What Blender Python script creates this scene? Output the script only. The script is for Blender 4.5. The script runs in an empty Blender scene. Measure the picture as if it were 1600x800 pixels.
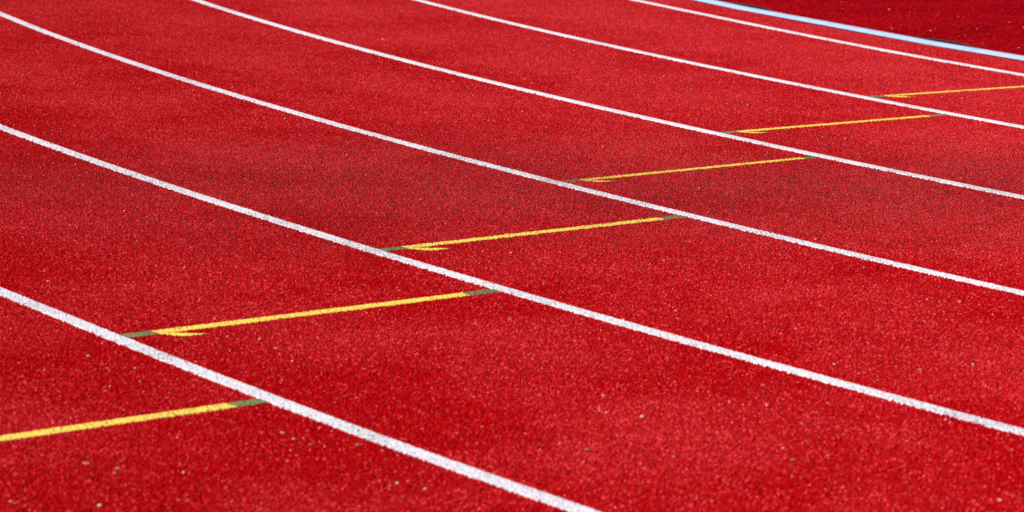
import bpy, math, random
import numpy as np
from mathutils import Matrix, Vector

# ------------------------------------------------------------------ camera, sky, sun, exposure
scene = bpy.context.scene
FPX, CAM_H, TILT, ROLL = 4439.5067, 1.58648, 0.1865202, 0.0136426      # focal length in px of 1600, eye height, pitch, roll
CX, CY, R1 = 29.533394, 29.088457, 37.592529                           # centre of the bend, radius of the nearest lane line
LANE = 1.22

cam_data = bpy.data.cameras.new("camera")
cam = bpy.data.objects.new("camera", cam_data)
scene.collection.objects.link(cam)
scene.camera = cam
cam_data.sensor_width = 36.0
cam_data.lens = FPX / 1600 * 36
cam_data.clip_start = 0.1
cam_data.clip_end = 5000
cam.matrix_world = (Matrix.Translation((0, 0, CAM_H)) @ Matrix.Rotation(math.pi/2 - TILT, 4, 'X')
                    @ Matrix.Rotation(ROLL, 4, 'Z'))
cam_data.dof.use_dof = True
cam_data.dof.focus_distance = 9.9
cam_data.dof.aperture_fstop = 6.3

SUN_AZ, SUN_EL = math.radians(-82), math.radians(43)      # azimuth from +Y (view direction), clockwise; elevation
world = bpy.data.worlds.new("World")
scene.world = world
world.use_nodes = True
wn = world.node_tree
bg = wn.nodes["Background"]
sky = wn.nodes.new("ShaderNodeTexSky")
sky.sky_type = 'NISHITA'
sky.sun_disc = False
sky.sun_elevation = SUN_EL
sky.sun_rotation = SUN_AZ
wn.links.new(sky.outputs[0], bg.inputs[0])
bg.inputs[1].default_value = 0.07

sun_data = bpy.data.lights.new("sun", 'SUN')
sun_data.energy = 4.7
sun_data.angle = math.radians(0.5)
sun_data.color = (1.0, 0.95, 0.88)
sun = bpy.data.objects.new("sun", sun_data)
scene.collection.objects.link(sun)
sd = Vector((math.sin(SUN_AZ)*math.cos(SUN_EL), math.cos(SUN_AZ)*math.cos(SUN_EL), math.sin(SUN_EL)))
sun.rotation_euler = (-sd).to_track_quat('-Z', 'Y').to_euler()
sun.location = sd * 60

vs = scene.view_settings
vs.view_transform = 'Standard'
vs.look = 'None'
vs.exposure = 0.08
vs.gamma = 1.0
vs.use_curve_mapping = False

random.seed(7)
rng = np.random.default_rng(11)

# ------------------------------------------------------------------ helpers
def link(o, parent=None):
    scene.collection.objects.link(o)
    if parent: o.parent = parent
    return o

def tag(o, label=None, cat=None, group=None, kind=None):
    if label: o["label"] = label
    if cat: o["category"] = cat
    if group: o["group"] = group
    if kind: o["kind"] = kind
    return o

def mesh_np(name, co, quads=None, tris=None, mat=None, smooth=False):
    me = bpy.data.meshes.new(name)
    co = np.asarray(co, np.float32)
    me.vertices.add(len(co)); me.vertices.foreach_set("co", co.ravel())
    loops, starts = [], []
    n = 0
    for f, k in ((quads, 4), (tris, 3)):
        if f is not None and len(f):
            f = np.asarray(f, np.int32)
            loops.append(f.ravel()); starts.append(n + np.arange(len(f), dtype=np.int32)*k); n += f.size
    loops = np.concatenate(loops); starts = np.concatenate(starts)
    me.loops.add(len(loops)); me.loops.foreach_set("vertex_index", loops)
    me.polygons.add(len(starts)); me.polygons.foreach_set("loop_start", starts)
    me.update(calc_edges=True)
    me.polygons.foreach_set("use_smooth", np.full(len(starts), smooth, bool))
    if mat: me.materials.append(mat)
    me.validate()
    return me

def grid_quads(nu, nv):
    i = np.arange(nu*nv).reshape(nu, nv)
    return np.stack([i[:-1, :-1], i[1:, :-1], i[1:, 1:], i[:-1, 1:]], -1).reshape(-1, 4)

def polar(r, a):
    return CX + r*np.cos(a), CY + r*np.sin(a)

class NT:
    def __init__(s, name):
        s.m = bpy.data.materials.new(name); s.m.use_nodes = True
        s.t = s.m.node_tree; s.b = s.t.nodes["Principled BSDF"]
    def n(s, typ, **kw):
        nd = s.t.nodes.new(typ)
        ins = kw.pop('ins', {})
        for k, v in kw.items(): setattr(nd, k, v)
        for k, v in ins.items():
            if isinstance(v, bpy.types.NodeSocket): s.t.links.new(v, nd.inputs[k])
            else: nd.inputs[k].default_value = v
        return nd
    def l(s, a, b): s.t.links.new(a, b)
    def math(s, op, a, b=0.0, c=0.0, clamp=False):
        return s.n("ShaderNodeMath", operation=op, use_clamp=clamp, ins={0: a, 1: b, 2: c}).outputs[0]
    def ramp(s, fac, stops, interp='LINEAR'):
        nd = s.n("ShaderNodeValToRGB", ins={0: fac}); cr = nd.color_ramp; cr.interpolation = interp
        while len(cr.elements) < len(stops): cr.elements.new(0.5)
        for e, (p, c) in zip(cr.elements, stops): e.position = p; e.color = (*c, 1) if len(c) == 3 else c
        return nd.outputs[0]
    def mix(s, fac, a, b, blend='MIX'):
        nd = s.n("ShaderNodeMix", data_type='RGBA', blend_type=blend)
        for k, v in ((0, fac), (6, a), (7, b)):
            if isinstance(v, bpy.types.NodeSocket): s.l(v, nd.inputs[k])
            else: nd.inputs[k].default_value = v if k == 0 else (*v, 1)
        return nd.outputs[2]
    def mrange(s, v, a, b, c=0.0, d=1.0):
        return s.n("ShaderNodeMapRange", ins={0: v, 1: a, 2: b, 3: c, 4: d}).outputs[0]

# ------------------------------------------------------------------ materials
def dull_band_mask(s, pos):
    """a dull band that crosses the lanes at a set distance, weaker to the left"""
    n = s.n("ShaderNodeTexNoise", ins={"Vector": pos, "Scale": 0.8, "Detail": 4.0, "Roughness": 0.6}).outputs[0]
    y = s.n("ShaderNodeSeparateXYZ", ins={0: pos}).outputs[1]
    v = s.math('ABSOLUTE', s.math('SUBTRACT', s.math('MULTIPLY_ADD', s.math('SUBTRACT', n, 0.5), 1.9, s.math('MULTIPLY_ADD', s.n("ShaderNodeSeparateXYZ", ins={0: pos}).outputs[0], -0.05, y)), 9.70))
    x = s.n("ShaderNodeSeparateXYZ", ins={0: pos}).outputs[0]
    return s.math('MULTIPLY', s.mrange(v, 1.55, 0.1), s.mrange(x, -2.2, 0.4, 0.5, 1.0))

def rubber_material():
    s = NT("red_rubber_granules")
    pos = s.n("ShaderNodeNewGeometry").outputs["Position"]
    at = s.n("ShaderNodeAttribute", attribute_name="granule")           # one random number triple for each granule
    cell = s.n("ShaderNodeSeparateXYZ", ins={0: at.outputs["Vector"]})
    # worn patches, mostly mid-lane; grazing sheen painted in as paling towards the inside lanes
    n1 = s.n("ShaderNodeTexNoise", ins={"Vector": pos, "Scale": 1.3, "Detail": 6.0, "Roughness": 0.68, "Distortion": 0.3}).outputs[0]
    d = s.n("ShaderNodeVectorMath", operation='DISTANCE', ins={0: s.n("ShaderNodeVectorMath", operation='MULTIPLY', ins={0: pos, 1: (1, 1, 0)}).outputs[0], 1: (CX, CY, 0)}).outputs["Value"]
    off = s.math('SUBTRACT', d, R1)
    mid = s.math('MULTIPLY_ADD', s.math('COSINE', s.math('MULTIPLY', off, 2*math.pi/LANE)), -0.5, 0.5)
    wear_sheen = s.math('MULTIPLY_ADD', mid, 0.09, s.math('MULTIPLY_ADD', off, -0.044, n1))
    wear_sheen = s.mrange(wear_sheen, 0.48, 1.02)
    deep = s.ramp(cell.outputs[0], [(0.0, (0.35, 0.0002, 0.0012)), (0.6, (0.49, 0.0003, 0.003)), (1.0, (0.58, 0.0010, 0.005))])
    light = s.mix(cell.outputs[2], (0.72, 0.010, 0.016), (0.90, 0.088, 0.098))
    share = s.mrange(wear_sheen, 0.0, 1.0, 0.88, 0.48)
    red = s.mix(s.mrange(s.math('SUBTRACT', cell.outputs[1], share), -0.04, 0.04), deep, light)
    red = s.mix(s.math('MULTIPLY', wear_sheen, 0.36), red, (0.68, 0.046, 0.055))
    pale = s.math('GREATER_THAN', s.math('MULTIPLY_ADD', cell.outputs[0], 0.5, s.math('MULTIPLY', cell.outputs[1], 0.5)), 0.955)
    red = s.mix(s.math('MULTIPLY', pale, 0.8), red, (0.90, 0.36, 0.36))
    g = dull_band_mask(s, pos)  # dull band: more dark granules and a duller red
    dark = s.math('GREATER_THAN', cell.outputs[2], s.mrange(g, 0.0, 1.0, 0.995, 0.80))
    red = s.mix(s.math('MULTIPLY', dark, 0.9), red, (0.016, 0.014, 0.010))
    red = s.mix(s.math('MULTIPLY', g, s.mrange(cell.outputs[1], 0.3, 0.9, 0.10, 0.42)), red, (0.32, 0.060, 0.062))
    s.l(red, s.b.inputs["Base Color"])
    s.b.inputs["Roughness"].default_value = 0.5
    s.b.inputs["Specular IOR Level"].default_value = 0.012
    return s.m

def paint_material(name, col, under, worn, tint, band_chip=0.06):
    s = NT(name)
    pos = s.n("ShaderNodeNewGeometry").outputs["Position"]
    big = s.n("ShaderNodeTexNoise", ins={"Vector": pos, "Scale": 2.2, "Detail": 3.0}).outputs[0]
    fine = s.n("ShaderNodeTexNoise", ins={"Vector": pos, "Scale": 190.0, "Detail": 2.0, "Roughness": 0.7}).outputs[0]
    g = dull_band_mask(s, pos)
    thr = s.math('MULTIPLY_ADD', g, -band_chip, s.mrange(big, 0.35, 0.68, worn[0], worn[1]))
    chip = s.mrange(s.math('SUBTRACT', fine, thr), -0.01, 0.02)
    base = s.mix(s.mrange(s.n("ShaderNodeTexNoise", ins={"Vector": pos, "Scale": 60.0, "Detail": 4.0}).outputs[0], 0.35, 0.7), col, tint)
    c = s.mix(s.math('MULTIPLY', chip, 0.8), base, under)
    s.l(c, s.b.inputs["Base Color"])
    s.b.inputs["Roughness"].default_value = 0.6
    s.b.inputs["Specular IOR Level"].default_value = 0.2
    return s.m

def apron_material():
    s = NT("dark_red_apron_rubber")
    pos = s.n("ShaderNodeNewGeometry").outputs["Position"]
    vor = s.n("ShaderNodeTexVoronoi", feature='F1', ins={"Vector": pos, "Scale": 150.0})
    cell = s.n("ShaderNodeSeparateColor", ins={0: vor.outputs["Color"]})
    red = s.ramp(cell.outputs[0], [(0.0, (0.17, 0.0003, 0.003)), (0.6, (0.33, 0.0005, 0.004)), (0.9, (0.46, 0.002, 0.008)), (1.0, (0.55, 0.05, 0.06))])
    n1 = s.n("ShaderNodeTexNoise", ins={"Vector": pos, "Scale": 1.4, "Detail": 5.0, "Roughness": 0.65}).outputs[0]
    red = s.mix(s.mrange(n1, 0.42, 0.7, 0.0, 0.45), red, (0.11, 0.0003, 0.002))
    s.l(red, s.b.inputs["Base Color"])
    s.b.inputs["Roughness"].default_value = 0.9
    s.b.inputs["Specular IOR Level"].default_value = 0.0
    bump = s.n("ShaderNodeBump", ins={"Height": s.n("ShaderNodeTexNoise", ins={"Vector": pos, "Scale": 240.0, "Detail": 2.0}).outputs[0], "Strength": 0.5, "Distance": 0.002})
    s.l(bump.outputs[0], s.b.inputs["Normal"])
    return s.m

def simple(name, col, rough, spec=0.5, noise=None):
    s = NT(name)
    pos = s.n("ShaderNodeNewGeometry").outputs["Position"]
    n = s.n("ShaderNodeTexNoise", ins={"Vector": pos, "Scale": noise or 25.0, "Detail": 4.0}).outputs[0]
    s.l(s.mix(s.mrange(n, 0.3, 0.75), col, tuple(c*0.82 for c in col)), s.b.inputs["Base Color"])
    s.b.inputs["Roughness"].default_value = rough
    s.b.inputs["Specular IOR Level"].default_value = spec
    return s.m

M_RUB = rubber_material()
M_WHITE = paint_material("white_line_paint", (0.87, 0.85, 0.87), (0.14, 0.06, 0.08), (0.66, 0.54), (0.76, 0.71, 0.77), 0.075)
M_YEL = paint_material("yellow_line_paint", (0.90, 0.70, 0.10), (0.20, 0.05, 0.02), (0.67, 0.57), (0.88, 0.65, 0.10), 0.11)
M_GRN = paint_material("green_line_paint", (0.15, 0.27, 0.085), (0.06, 0.02, 0.015), (0.60, 0.50), (0.20, 0.28, 0.13), 0.06)
M_APR = apron_material()
M_KERB = simple("kerb_sky_tint", (0.48, 0.62, 0.84), 0.6, 0.3, 9.0)  # blue of the reflected sky is put into the kerb's base colour
M_DRAIN = simple("black_drain_plastic", (0.012, 0.012, 0.016), 0.6, 0.3)

# ------------------------------------------------------------------ the track surface: real granule relief
PHI = 0.31                     # direction in which the layer was laid
TILE, NG = 1.0, 640            # one square metre of relief, repeated
def granule_tile(n):
    cell = 0.0045
    k = int(round(TILE/cell)); cs = TILE/k
    jx, jy = rng.random((k, k)), rng.random((k, k))
    hh = rng.random((k, k))*0.0032 + (rng.random((k, k)) < .10)*rng.uniform(.0006, .0024, (k, k))     # some stand proud
    tx, ty = rng.normal(0, .36, (k, k)), rng.normal(0, .36, (k, k))
    kk = rng.uniform(180, 420, (k, k))
    tone = rng.random((k, k, 3))
    u = np.arange(n)/n*TILE
    X, Y = np.meshgrid(u, u, indexing='ij')
    ix, iy = np.floor(X/cs).astype(int), np.floor(Y/cs).astype(int)
    H = np.full((n, n), -1.0); T = np.zeros((n, n, 3))
    for a in (-1, 0, 1):
        for b in (-1, 0, 1):
            gx, gy = (ix+a), (iy+b); mx, my = gx % k, gy % k
            dx = X-(gx+jx[mx, my])*cs; dy = Y-(gy+jy[mx, my])*cs
            v = hh[mx, my] + tx[mx, my]*dx + ty[mx, my]*dy - kk[mx, my]*(dx*dx+dy*dy)
            T = np.where((v > H)[..., None], tone[mx, my], T)
            H = np.maximum(H, v)
    return np.clip(H, -0.0014, 0.0056), T
HT, TT = granule_tile(NG)

def surf_h(x, y):              # height of the granules at a point of the place
    c, s = math.cos(PHI), math.sin(PHI)
    u = ((c*x + s*y)/TILE % 1.0)*NG; v = ((-s*x + c*y)/TILE % 1.0)*NG
    i, j = np.floor(u).astype(int), np.floor(v).astype(int); fu, fv = u-i, v-j
    i0, j0, i1, j1 = i % NG, j % NG, (i+1) % NG, (j+1) % NG
    return (HT[i0, j0]*(1-fu)*(1-fv)+HT[i1, j0]*fu*(1-fv)+HT[i0, j1]*(1-fu)*fv+HT[i1, j1]*fu*fv)

u = np.arange(NG+1)/NG*TILE
X, Y = np.meshgrid(u, u, indexing='ij')
Hp = np.pad(HT, ((0, 1), (0, 1)), mode='wrap')
tile_me = mesh_np("track_relief", np.stack([X, Y, Hp], -1).reshape(-1, 3), grid_quads(NG+1, NG+1), mat=M_RUB, smooth=False)
att = tile_me.attributes.new("granule", 'FLOAT_VECTOR', 'POINT')
att.data.foreach_set("vector", np.pad(TT, ((0, 1), (0, 1), (0, 0)), mode='wrap').astype(np.float32).ravel())
track = link(bpy.data.objects.new("running_track", tile_me))
track.rotation_euler.z = PHI
tag(track, kind="structure")
ng = bpy.data.node_groups.new("lay_relief", 'GeometryNodeTree')
ng.interface.new_socket("Geometry", in_out='INPUT', socket_type='NodeSocketGeometry')
ng.interface.new_socket("Geometry", in_out='OUTPUT', socket_type='NodeSocketGeometry')
gi, go = ng.nodes.new("NodeGroupInput"), ng.nodes.new("NodeGroupOutput")
GX, GY = 20, 20
mg = ng.nodes.new("GeometryNodeMeshGrid")
mg.inputs["Size X"].default_value = (GX-1)*TILE; mg.inputs["Size Y"].default_value = (GY-1)*TILE
mg.inputs["Vertices X"].default_value = GX; mg.inputs["Vertices Y"].default_value = GY
sp = ng.nodes.new("GeometryNodeSetPosition")
sp.inputs["Offset"].default_value = (round((GX-1)/2-6)+0.5, 10.5, 0)
ip = ng.nodes.new("GeometryNodeInstanceOnPoints")
ng.links.new(mg.outputs["Mesh"], sp.inputs["Geometry"])
ng.links.new(sp.outputs["Geometry"], ip.inputs["Points"])
ng.links.new(gi.outputs[0], ip.inputs["Instance"])
ng.links.new(ip.outputs["Instances"], go.inputs[0])
mod = track.modifiers.new("lay_relief", 'NODES'); mod.node_group = ng

gs = 900.0
ground = link(bpy.data.objects.new("ground", mesh_np("ground", [(-gs, -gs, -.006), (gs, -gs, -.006), (gs, gs, -.006), (-gs, gs, -.006)], [(0, 1, 2, 3)], mat=M_RUB)))
tag(ground, kind="structure")

# ------------------------------------------------------------------ the apron inside the bend, its kerb and the drain slot
KR = R1 - 6.408                # outer foot of the kerb
KERB_H, KERB_W = 0.016, 0.066
JOINT0, SEG = -2.7076, 0.0605  # kerb rails are straight lengths, jointed round the bend
APR_R = KR - KERB_W - 0.004    # edge of the apron; it is cut back for a drain inlet at each rail joint
APR_Z = KERB_H - 0.0012
A0, A1 = -2.95, -2.25
na = 900
aa = np.linspace(A0, A1, na)
inlet = 0.085*np.exp(-(((aa-JOINT0+SEG/2) % SEG - SEG/2)/0.0085)**2)
co = []
prof = [(0.0, -0.05), (0.0, APR_Z-0.003), (-0.006, APR_Z), (-1.0, APR_Z), (-25.0, APR_Z)]
for d, z in prof:
    x, y = polar(APR_R - inlet*(d > -.5) + d, aa); co.append(np.stack([x, y, np.full(na, z)], -1))
apron = link(bpy.data.objects.new("infield_apron", mesh_np("infield_apron", np.stack(co).reshape(-1, 3), grid_quads(len(prof), na), mat=M_APR)))
tag(apron, kind="structure")

drain = []
dprof = [(None, .0042), (.003, .0042), (.003, APR_Z-.0015), (.002, APR_Z-.0005)]
for d, z in dprof:
    x, y = polar(np.full(na, KR) if d is None else APR_R - inlet + d, aa); drain.append(np.stack([x, y, np.full(na, z)], -1))
drain = np.concatenate(drain)
dr = link(bpy.data.objects.new("drain_channel", mesh_np("drain_channel", drain, grid_quads(len(dprof), na), mat=M_DRAIN)))
tag(dr, "black drain slot between the pale blue kerb and the dark red apron", "drain")

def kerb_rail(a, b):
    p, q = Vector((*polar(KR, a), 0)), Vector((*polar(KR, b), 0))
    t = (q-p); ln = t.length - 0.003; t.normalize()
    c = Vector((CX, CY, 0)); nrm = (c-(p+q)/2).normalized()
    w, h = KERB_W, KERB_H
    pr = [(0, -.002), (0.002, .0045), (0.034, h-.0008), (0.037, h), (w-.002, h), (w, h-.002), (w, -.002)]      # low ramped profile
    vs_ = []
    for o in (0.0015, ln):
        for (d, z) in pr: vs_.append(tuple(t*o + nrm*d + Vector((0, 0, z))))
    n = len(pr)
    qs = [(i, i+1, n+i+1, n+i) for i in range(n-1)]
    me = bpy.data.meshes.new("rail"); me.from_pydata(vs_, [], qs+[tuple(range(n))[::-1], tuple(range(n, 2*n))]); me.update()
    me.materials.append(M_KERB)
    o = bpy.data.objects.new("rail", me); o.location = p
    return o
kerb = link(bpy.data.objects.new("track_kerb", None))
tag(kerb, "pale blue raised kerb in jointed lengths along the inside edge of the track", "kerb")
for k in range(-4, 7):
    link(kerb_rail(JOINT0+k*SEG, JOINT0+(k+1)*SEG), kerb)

# ------------------------------------------------------------------ painted markings, lying on the granules
def jit(n, sm, amp):
    v = rng.normal(0, 1, n+sm*2); v = np.convolve(v, np.ones(sm)/sm, 'same')[sm:sm+n]
    return v*amp*math.sqrt(sm)

def strip(name, path_fn, s, width, mat, parent=None, nw=18, rag=0.0011, lift=0.0011, ends=False, fill=0.0014, rel=0.45):
    """painted band: path_fn(s, w) -> x, y ; follows the granule relief, ragged edges"""
    n = len(s)
    w = np.linspace(-.5, .5, nw)
    el, er = jit(n, 3, rag)+jit(n, 60, .0006), jit(n, 3, rag)+jit(n, 60, .0006)
    W = w[None, :]*width + el[:, None]*(w[None, :] < -.49) + er[:, None]*(w[None, :] > .49)
    S = np.repeat(s[:, None], nw, 1)
    if ends:
        S[0] += rng.normal(0, rag*1.3, nw); S[-1] += rng.normal(0, rag*1.3, nw)
    x, y = path_fn(S, W)
    h = surf_h(x, y)
    z = np.maximum(h + lift*.4, fill + rel*h + lift*.4)     # paint fills the pits and caps the proud granules
    z[:, 0] = z[:, -1] = 0.0; z[:, 0] = h[:, 0]-.0008; z[:, -1] = h[:, -1]-.0008
    return link(bpy.data.objects.new(name, mesh_np(name, np.stack([x, y, z], -1).reshape(-1, 3), grid_quads(n, nw), mat=mat)), parent)

line_labels = [
    "white lane line nearest the camera, cut off by the bottom edge of the photo",
    "second white lane line from the bottom, at the right end of the longest arrow",
    "third white lane line from the bottom, starting in the top left corner",
    "fourth white lane line from the bottom, third from the pale blue kerb",
    "fifth white lane line from the bottom, second from the pale blue kerb",
    "thin white lane line closest to the pale blue kerb at top right"]
spans = [(-2.64, -2.42), (-2.76, -2.42), (-2.85, -2.42), (-2.85, -2.44), (-2.85, -2.46), (-2.84, -2.48)]
fine = [(-2.545, -2.465), (-2.62, -2.455), (-2.765, -2.475), (-2.765, -2.51), (-2.745, -2.555), (-2.725, -2.60)]
for k in range(6):
    r = R1 - LANE*k
    (a, d), (b, c) = spans[k], fine[k]
    st = 0.0032/r if k < 3 else 0.0045/r
    s = np.concatenate([np.arange(a, b, .03/r), np.arange(b, c, st), np.arange(c, d, .03/r)])
    o = strip("lane_line", lambda S, W, r=r, k=k: polar(r+W+(0.042*np.clip((S+2.70)/.06, 0, 1) if k == 5 else 0.022*np.clip((S+2.530)/.045, 0, 1) if k == 0 else 0), S), s, 0.052, M_WHITE, nw=18 if k < 3 else 12, fill=.0018 if k < 3 else .0034, rel=.40 if k < 3 else .1)
    tag(o, line_labels[k], "lane line", "white lane lines round the bend")

# arrows: yellow bar across a lane, half arrowhead at its outer end, green ends
arrow_labels = [
    "yellow cross line nearest the camera, running off the left edge with a green right end",
    "longest whole yellow arrow, between the two nearest white lane lines",
    "yellow half-headed arrow between the second and third white lane lines from the bottom",
    "yellow half-headed arrow between the third and fourth white lane lines from the bottom",
    "yellow half-headed arrow between the fourth and fifth white lane lines from the bottom",
    "farthest yellow arrow, cut off by the right edge near the pale blue kerb"]
# lane index, angles at outer / inner end, yellow from..to, (fractions of a lane from the nearest line)
arrows = [(-1, -2.49915, -2.49840, 0.09, 0.898), (0, -2.51975, -2.51930, 0.092, 0.894), (1, -2.53822, -2.53870, 0.090, 0.905),
          (2, -2.56045, -2.56150, 0.085, 0.925), (3, -2.58110, -2.58160, 0.090, 0.900), (4, -2.59950, -2.59905, 0.095, 0.90)]
AW = 0.050
WID = [1.0, 0.98, 0.92, 0.76, 0.80, 0.76]     # the farther marks were sprayed thinner
for i, (ln, ao, ai, f0, f1) in enumerate(arrows):
    ro = R1 - LANE*ln - 0.026 + (0.005 if i == 1 else 0); rin = R1 - LANE*(ln+1) + 0.026 + (0.0155 if i == 0 else 0)
    rb = R1 - LANE*ln
    ang = lambda r: ao + (ai-ao)*(rb-r)/LANE
    root = link(bpy.data.objects.new("lane_arrow", None))
    tag(root, arrow_labels[i], "arrow", "yellow arrows painted across the lanes")
    fn = lambda S, W: polar(S, ang(S)+W/S)
    def seg(name, ra, rb_, mat, par=root):
        s = np.arange(ra, rb_, -0.003)
        return strip(name, fn, s, AW*WID[i], mat, par, nw=18, ends=True)
    y0, y1 = rb-LANE*f0, rb-LANE*f1
    seg("green_end", ro+.004, y0, M_GRN)
    seg("shaft", y0, y1, M_YEL)
    seg("green_end", y1, rin-.004, M_GRN)
    # half arrowhead: a tapering barb beside the shaft
    s = np.linspace(0, 1, 50)
    def barb(S, W, y0=y0):
        u_ = 0.002 + 0.108*S                       # along the bar
        full = 1.0 if i < 3 else 0.8
        lo = 0.012 + 0.073*S**1.2
        hi = np.maximum(0.026 + 0.064*full*(1-(1-np.minimum(S/.55, 1))**1.5), lo + .001) - 0.004*S
        t = W/AW + .5
        v = lo + (hi-lo)*t
        rr = y0 - u_
        return polar(rr, ang(rr) + v/rr)
    strip("barb", barb, s, AW, M_YEL, root, nw=16, rag=.0006, lift=.0014)

# ------------------------------------------------------------------ grit and plant scraps blown onto the surface
def unproject(px, py):
    x, y = px-800, -(py-400)
    c, s_ = math.cos(ROLL), math.sin(ROLL); x, y = c*x-s_*y, s_*x+c*y
    ct, st = math.cos(TILT), math.sin(TILT)
    dz = -FPX*st+y*ct; k = -CAM_H/dz
    return x*k, (FPX*ct+y*st)*k

def scraps(name, items, mat, label):
    V, F = [], []
    for (x, y, z, sx, sy, sz, rz) in items:
        b = len(V)
        ring = 6
        ca, sa = math.cos(rz), math.sin(rz)
        pts = [(0, 0, sz)]
        for lv, (rr, zz) in enumerate(((.7, .75), (1.0, .25))):
            for j in range(ring):
                a = j/ring*2*math.pi+lv*.4; q = rr*random.uniform(.75, 1.15)
                pts.append((math.cos(a)*q*sx, math.sin(a)*q*sy, sz*zz*random.uniform(.8, 1.1)))
        for (px, py, pz) in pts: V.append((x+ca*px-sa*py, y+sa*px+ca*py, z+pz))
        for j in range(ring):
            k = (j+1) % ring
            F.append((b, b+1+j, b+1+k)); F.append((b+1+j, b+1+ring+j, b+1+ring+k, b+1+k))
    me = bpy.data.meshes.new(name); me.from_pydata(V, [], F); me.update(); me.materials.append(mat)
    o = link(bpy.data.objects.new(name, me))
    tag(o, label, None, None, "stuff")
    return o
M_GRIT = simple("pale_grit", (0.82, 0.62, 0.56), 0.8, 0.2, 60.0)
M_SCRAP = simple("dry_plant_scrap", (0.52, 0.36, 0.17), 0.8, 0.2, 60.0)

seen = [(1478, 658, 1.2), (1004, 653, 1.4), (138, 558, 1.1), (172, 606, 1), (457, 566, .9), (1304, 571, 1), (1056, 487, .9), (17, 786, 1.2),
        (156, 792, 1.2), (942, 620, 1), (948, 646, .8), (287, 740, .8), (459, 688, 1.1), (621, 757, 1.1), (665, 766, 1), (1090, 613, .8),
        (1192, 604, .9), (168, 577, .8), (211, 577, .8), (336, 500, .9), (75, 441, .9), (1521, 571, .9), (1224, 702, .9), (1563, 784, 1.1),
        (598, 62, 1.2), (710, 72, .8), (1060, 34, .8), (1123, 97, .9), (318, 97, .8), (302, 142, .8), (36, 117, .7), (820, 125, .9), (832, 131, .9)]
grit = []
for px, py, k in seen:
    x, y = unproject(px, py); q = 0.0048*k*random.uniform(.9, 1.15)
    grit.append((x, y, .002, q, q*.8, q*.7, random.random()*6))
for _ in range(300):
    px, py = random.uniform(-300, 1900), random.uniform(-60, 860)
    x, y = unproject(px, py)
    if math.hypot(x-CX, y-CY) < KR+.02: continue
    q = random.uniform(.0009, .0021)
    grit.append((x, y, .002, q*1.2, q, q*.8, random.random()*6))
scraps("grit", grit, M_GRIT, "pale grains of grit scattered over the red lanes")
ap = []
for px, py, k in [(1389, 19, 1.3), (1394, 49, 1.2), (1454, 52, 1.2), (1422, 24, .9), (1465, 27, .9), (1497, 30, 1), (1577, 39, 1), (1332, 11, .9), (1526, 49, 1), (1508, 60, .8),
                  (1592, 79, 1), (1536, 73, .8), (1317, 18, .8), (1600, 47, 1.2)]:
    x, y = unproject(px, py); q = .006*k
    ap.append((x, y, APR_Z-.001, q, q*.7, q*.45, random.random()*6))
for _ in range(260):
    r, a = APR_R-random.uniform(.05, 7), random.uniform(-2.78, -2.58)
    x, y = polar(r, a); q = random.uniform(.0018, .0042)
    ap.append((float(x), float(y), APR_Z-.001, q*1.2, q, q*.5, random.random()*6))
scraps("apron_grit", ap, M_GRIT, "pale grains scattered over the dark red apron behind the kerb")
sc = []
for px, py in [(432, 546), (797, 500), (184, 734), (441, 678), (136, 726), (1437, 579), (558, 697), (1240, 720), (500, 363), (918, 704)]:
    x, y = unproject(px, py)
    sc.append((x, y, .002, .0075, .004, .003, random.uniform(-.6, .6)))
for _ in range(30):
    x, y = unproject(random.uniform(-200, 1800), random.uniform(150, 830))
    if math.hypot(x-CX, y-CY) < KR+.05: continue
    sc.append((x, y, .002, random.uniform(.003, .006), .002, .0015, random.random()*6))
scraps("plant_scraps", sc, M_SCRAP, "dry yellowish plant scraps lying on the red lanes")
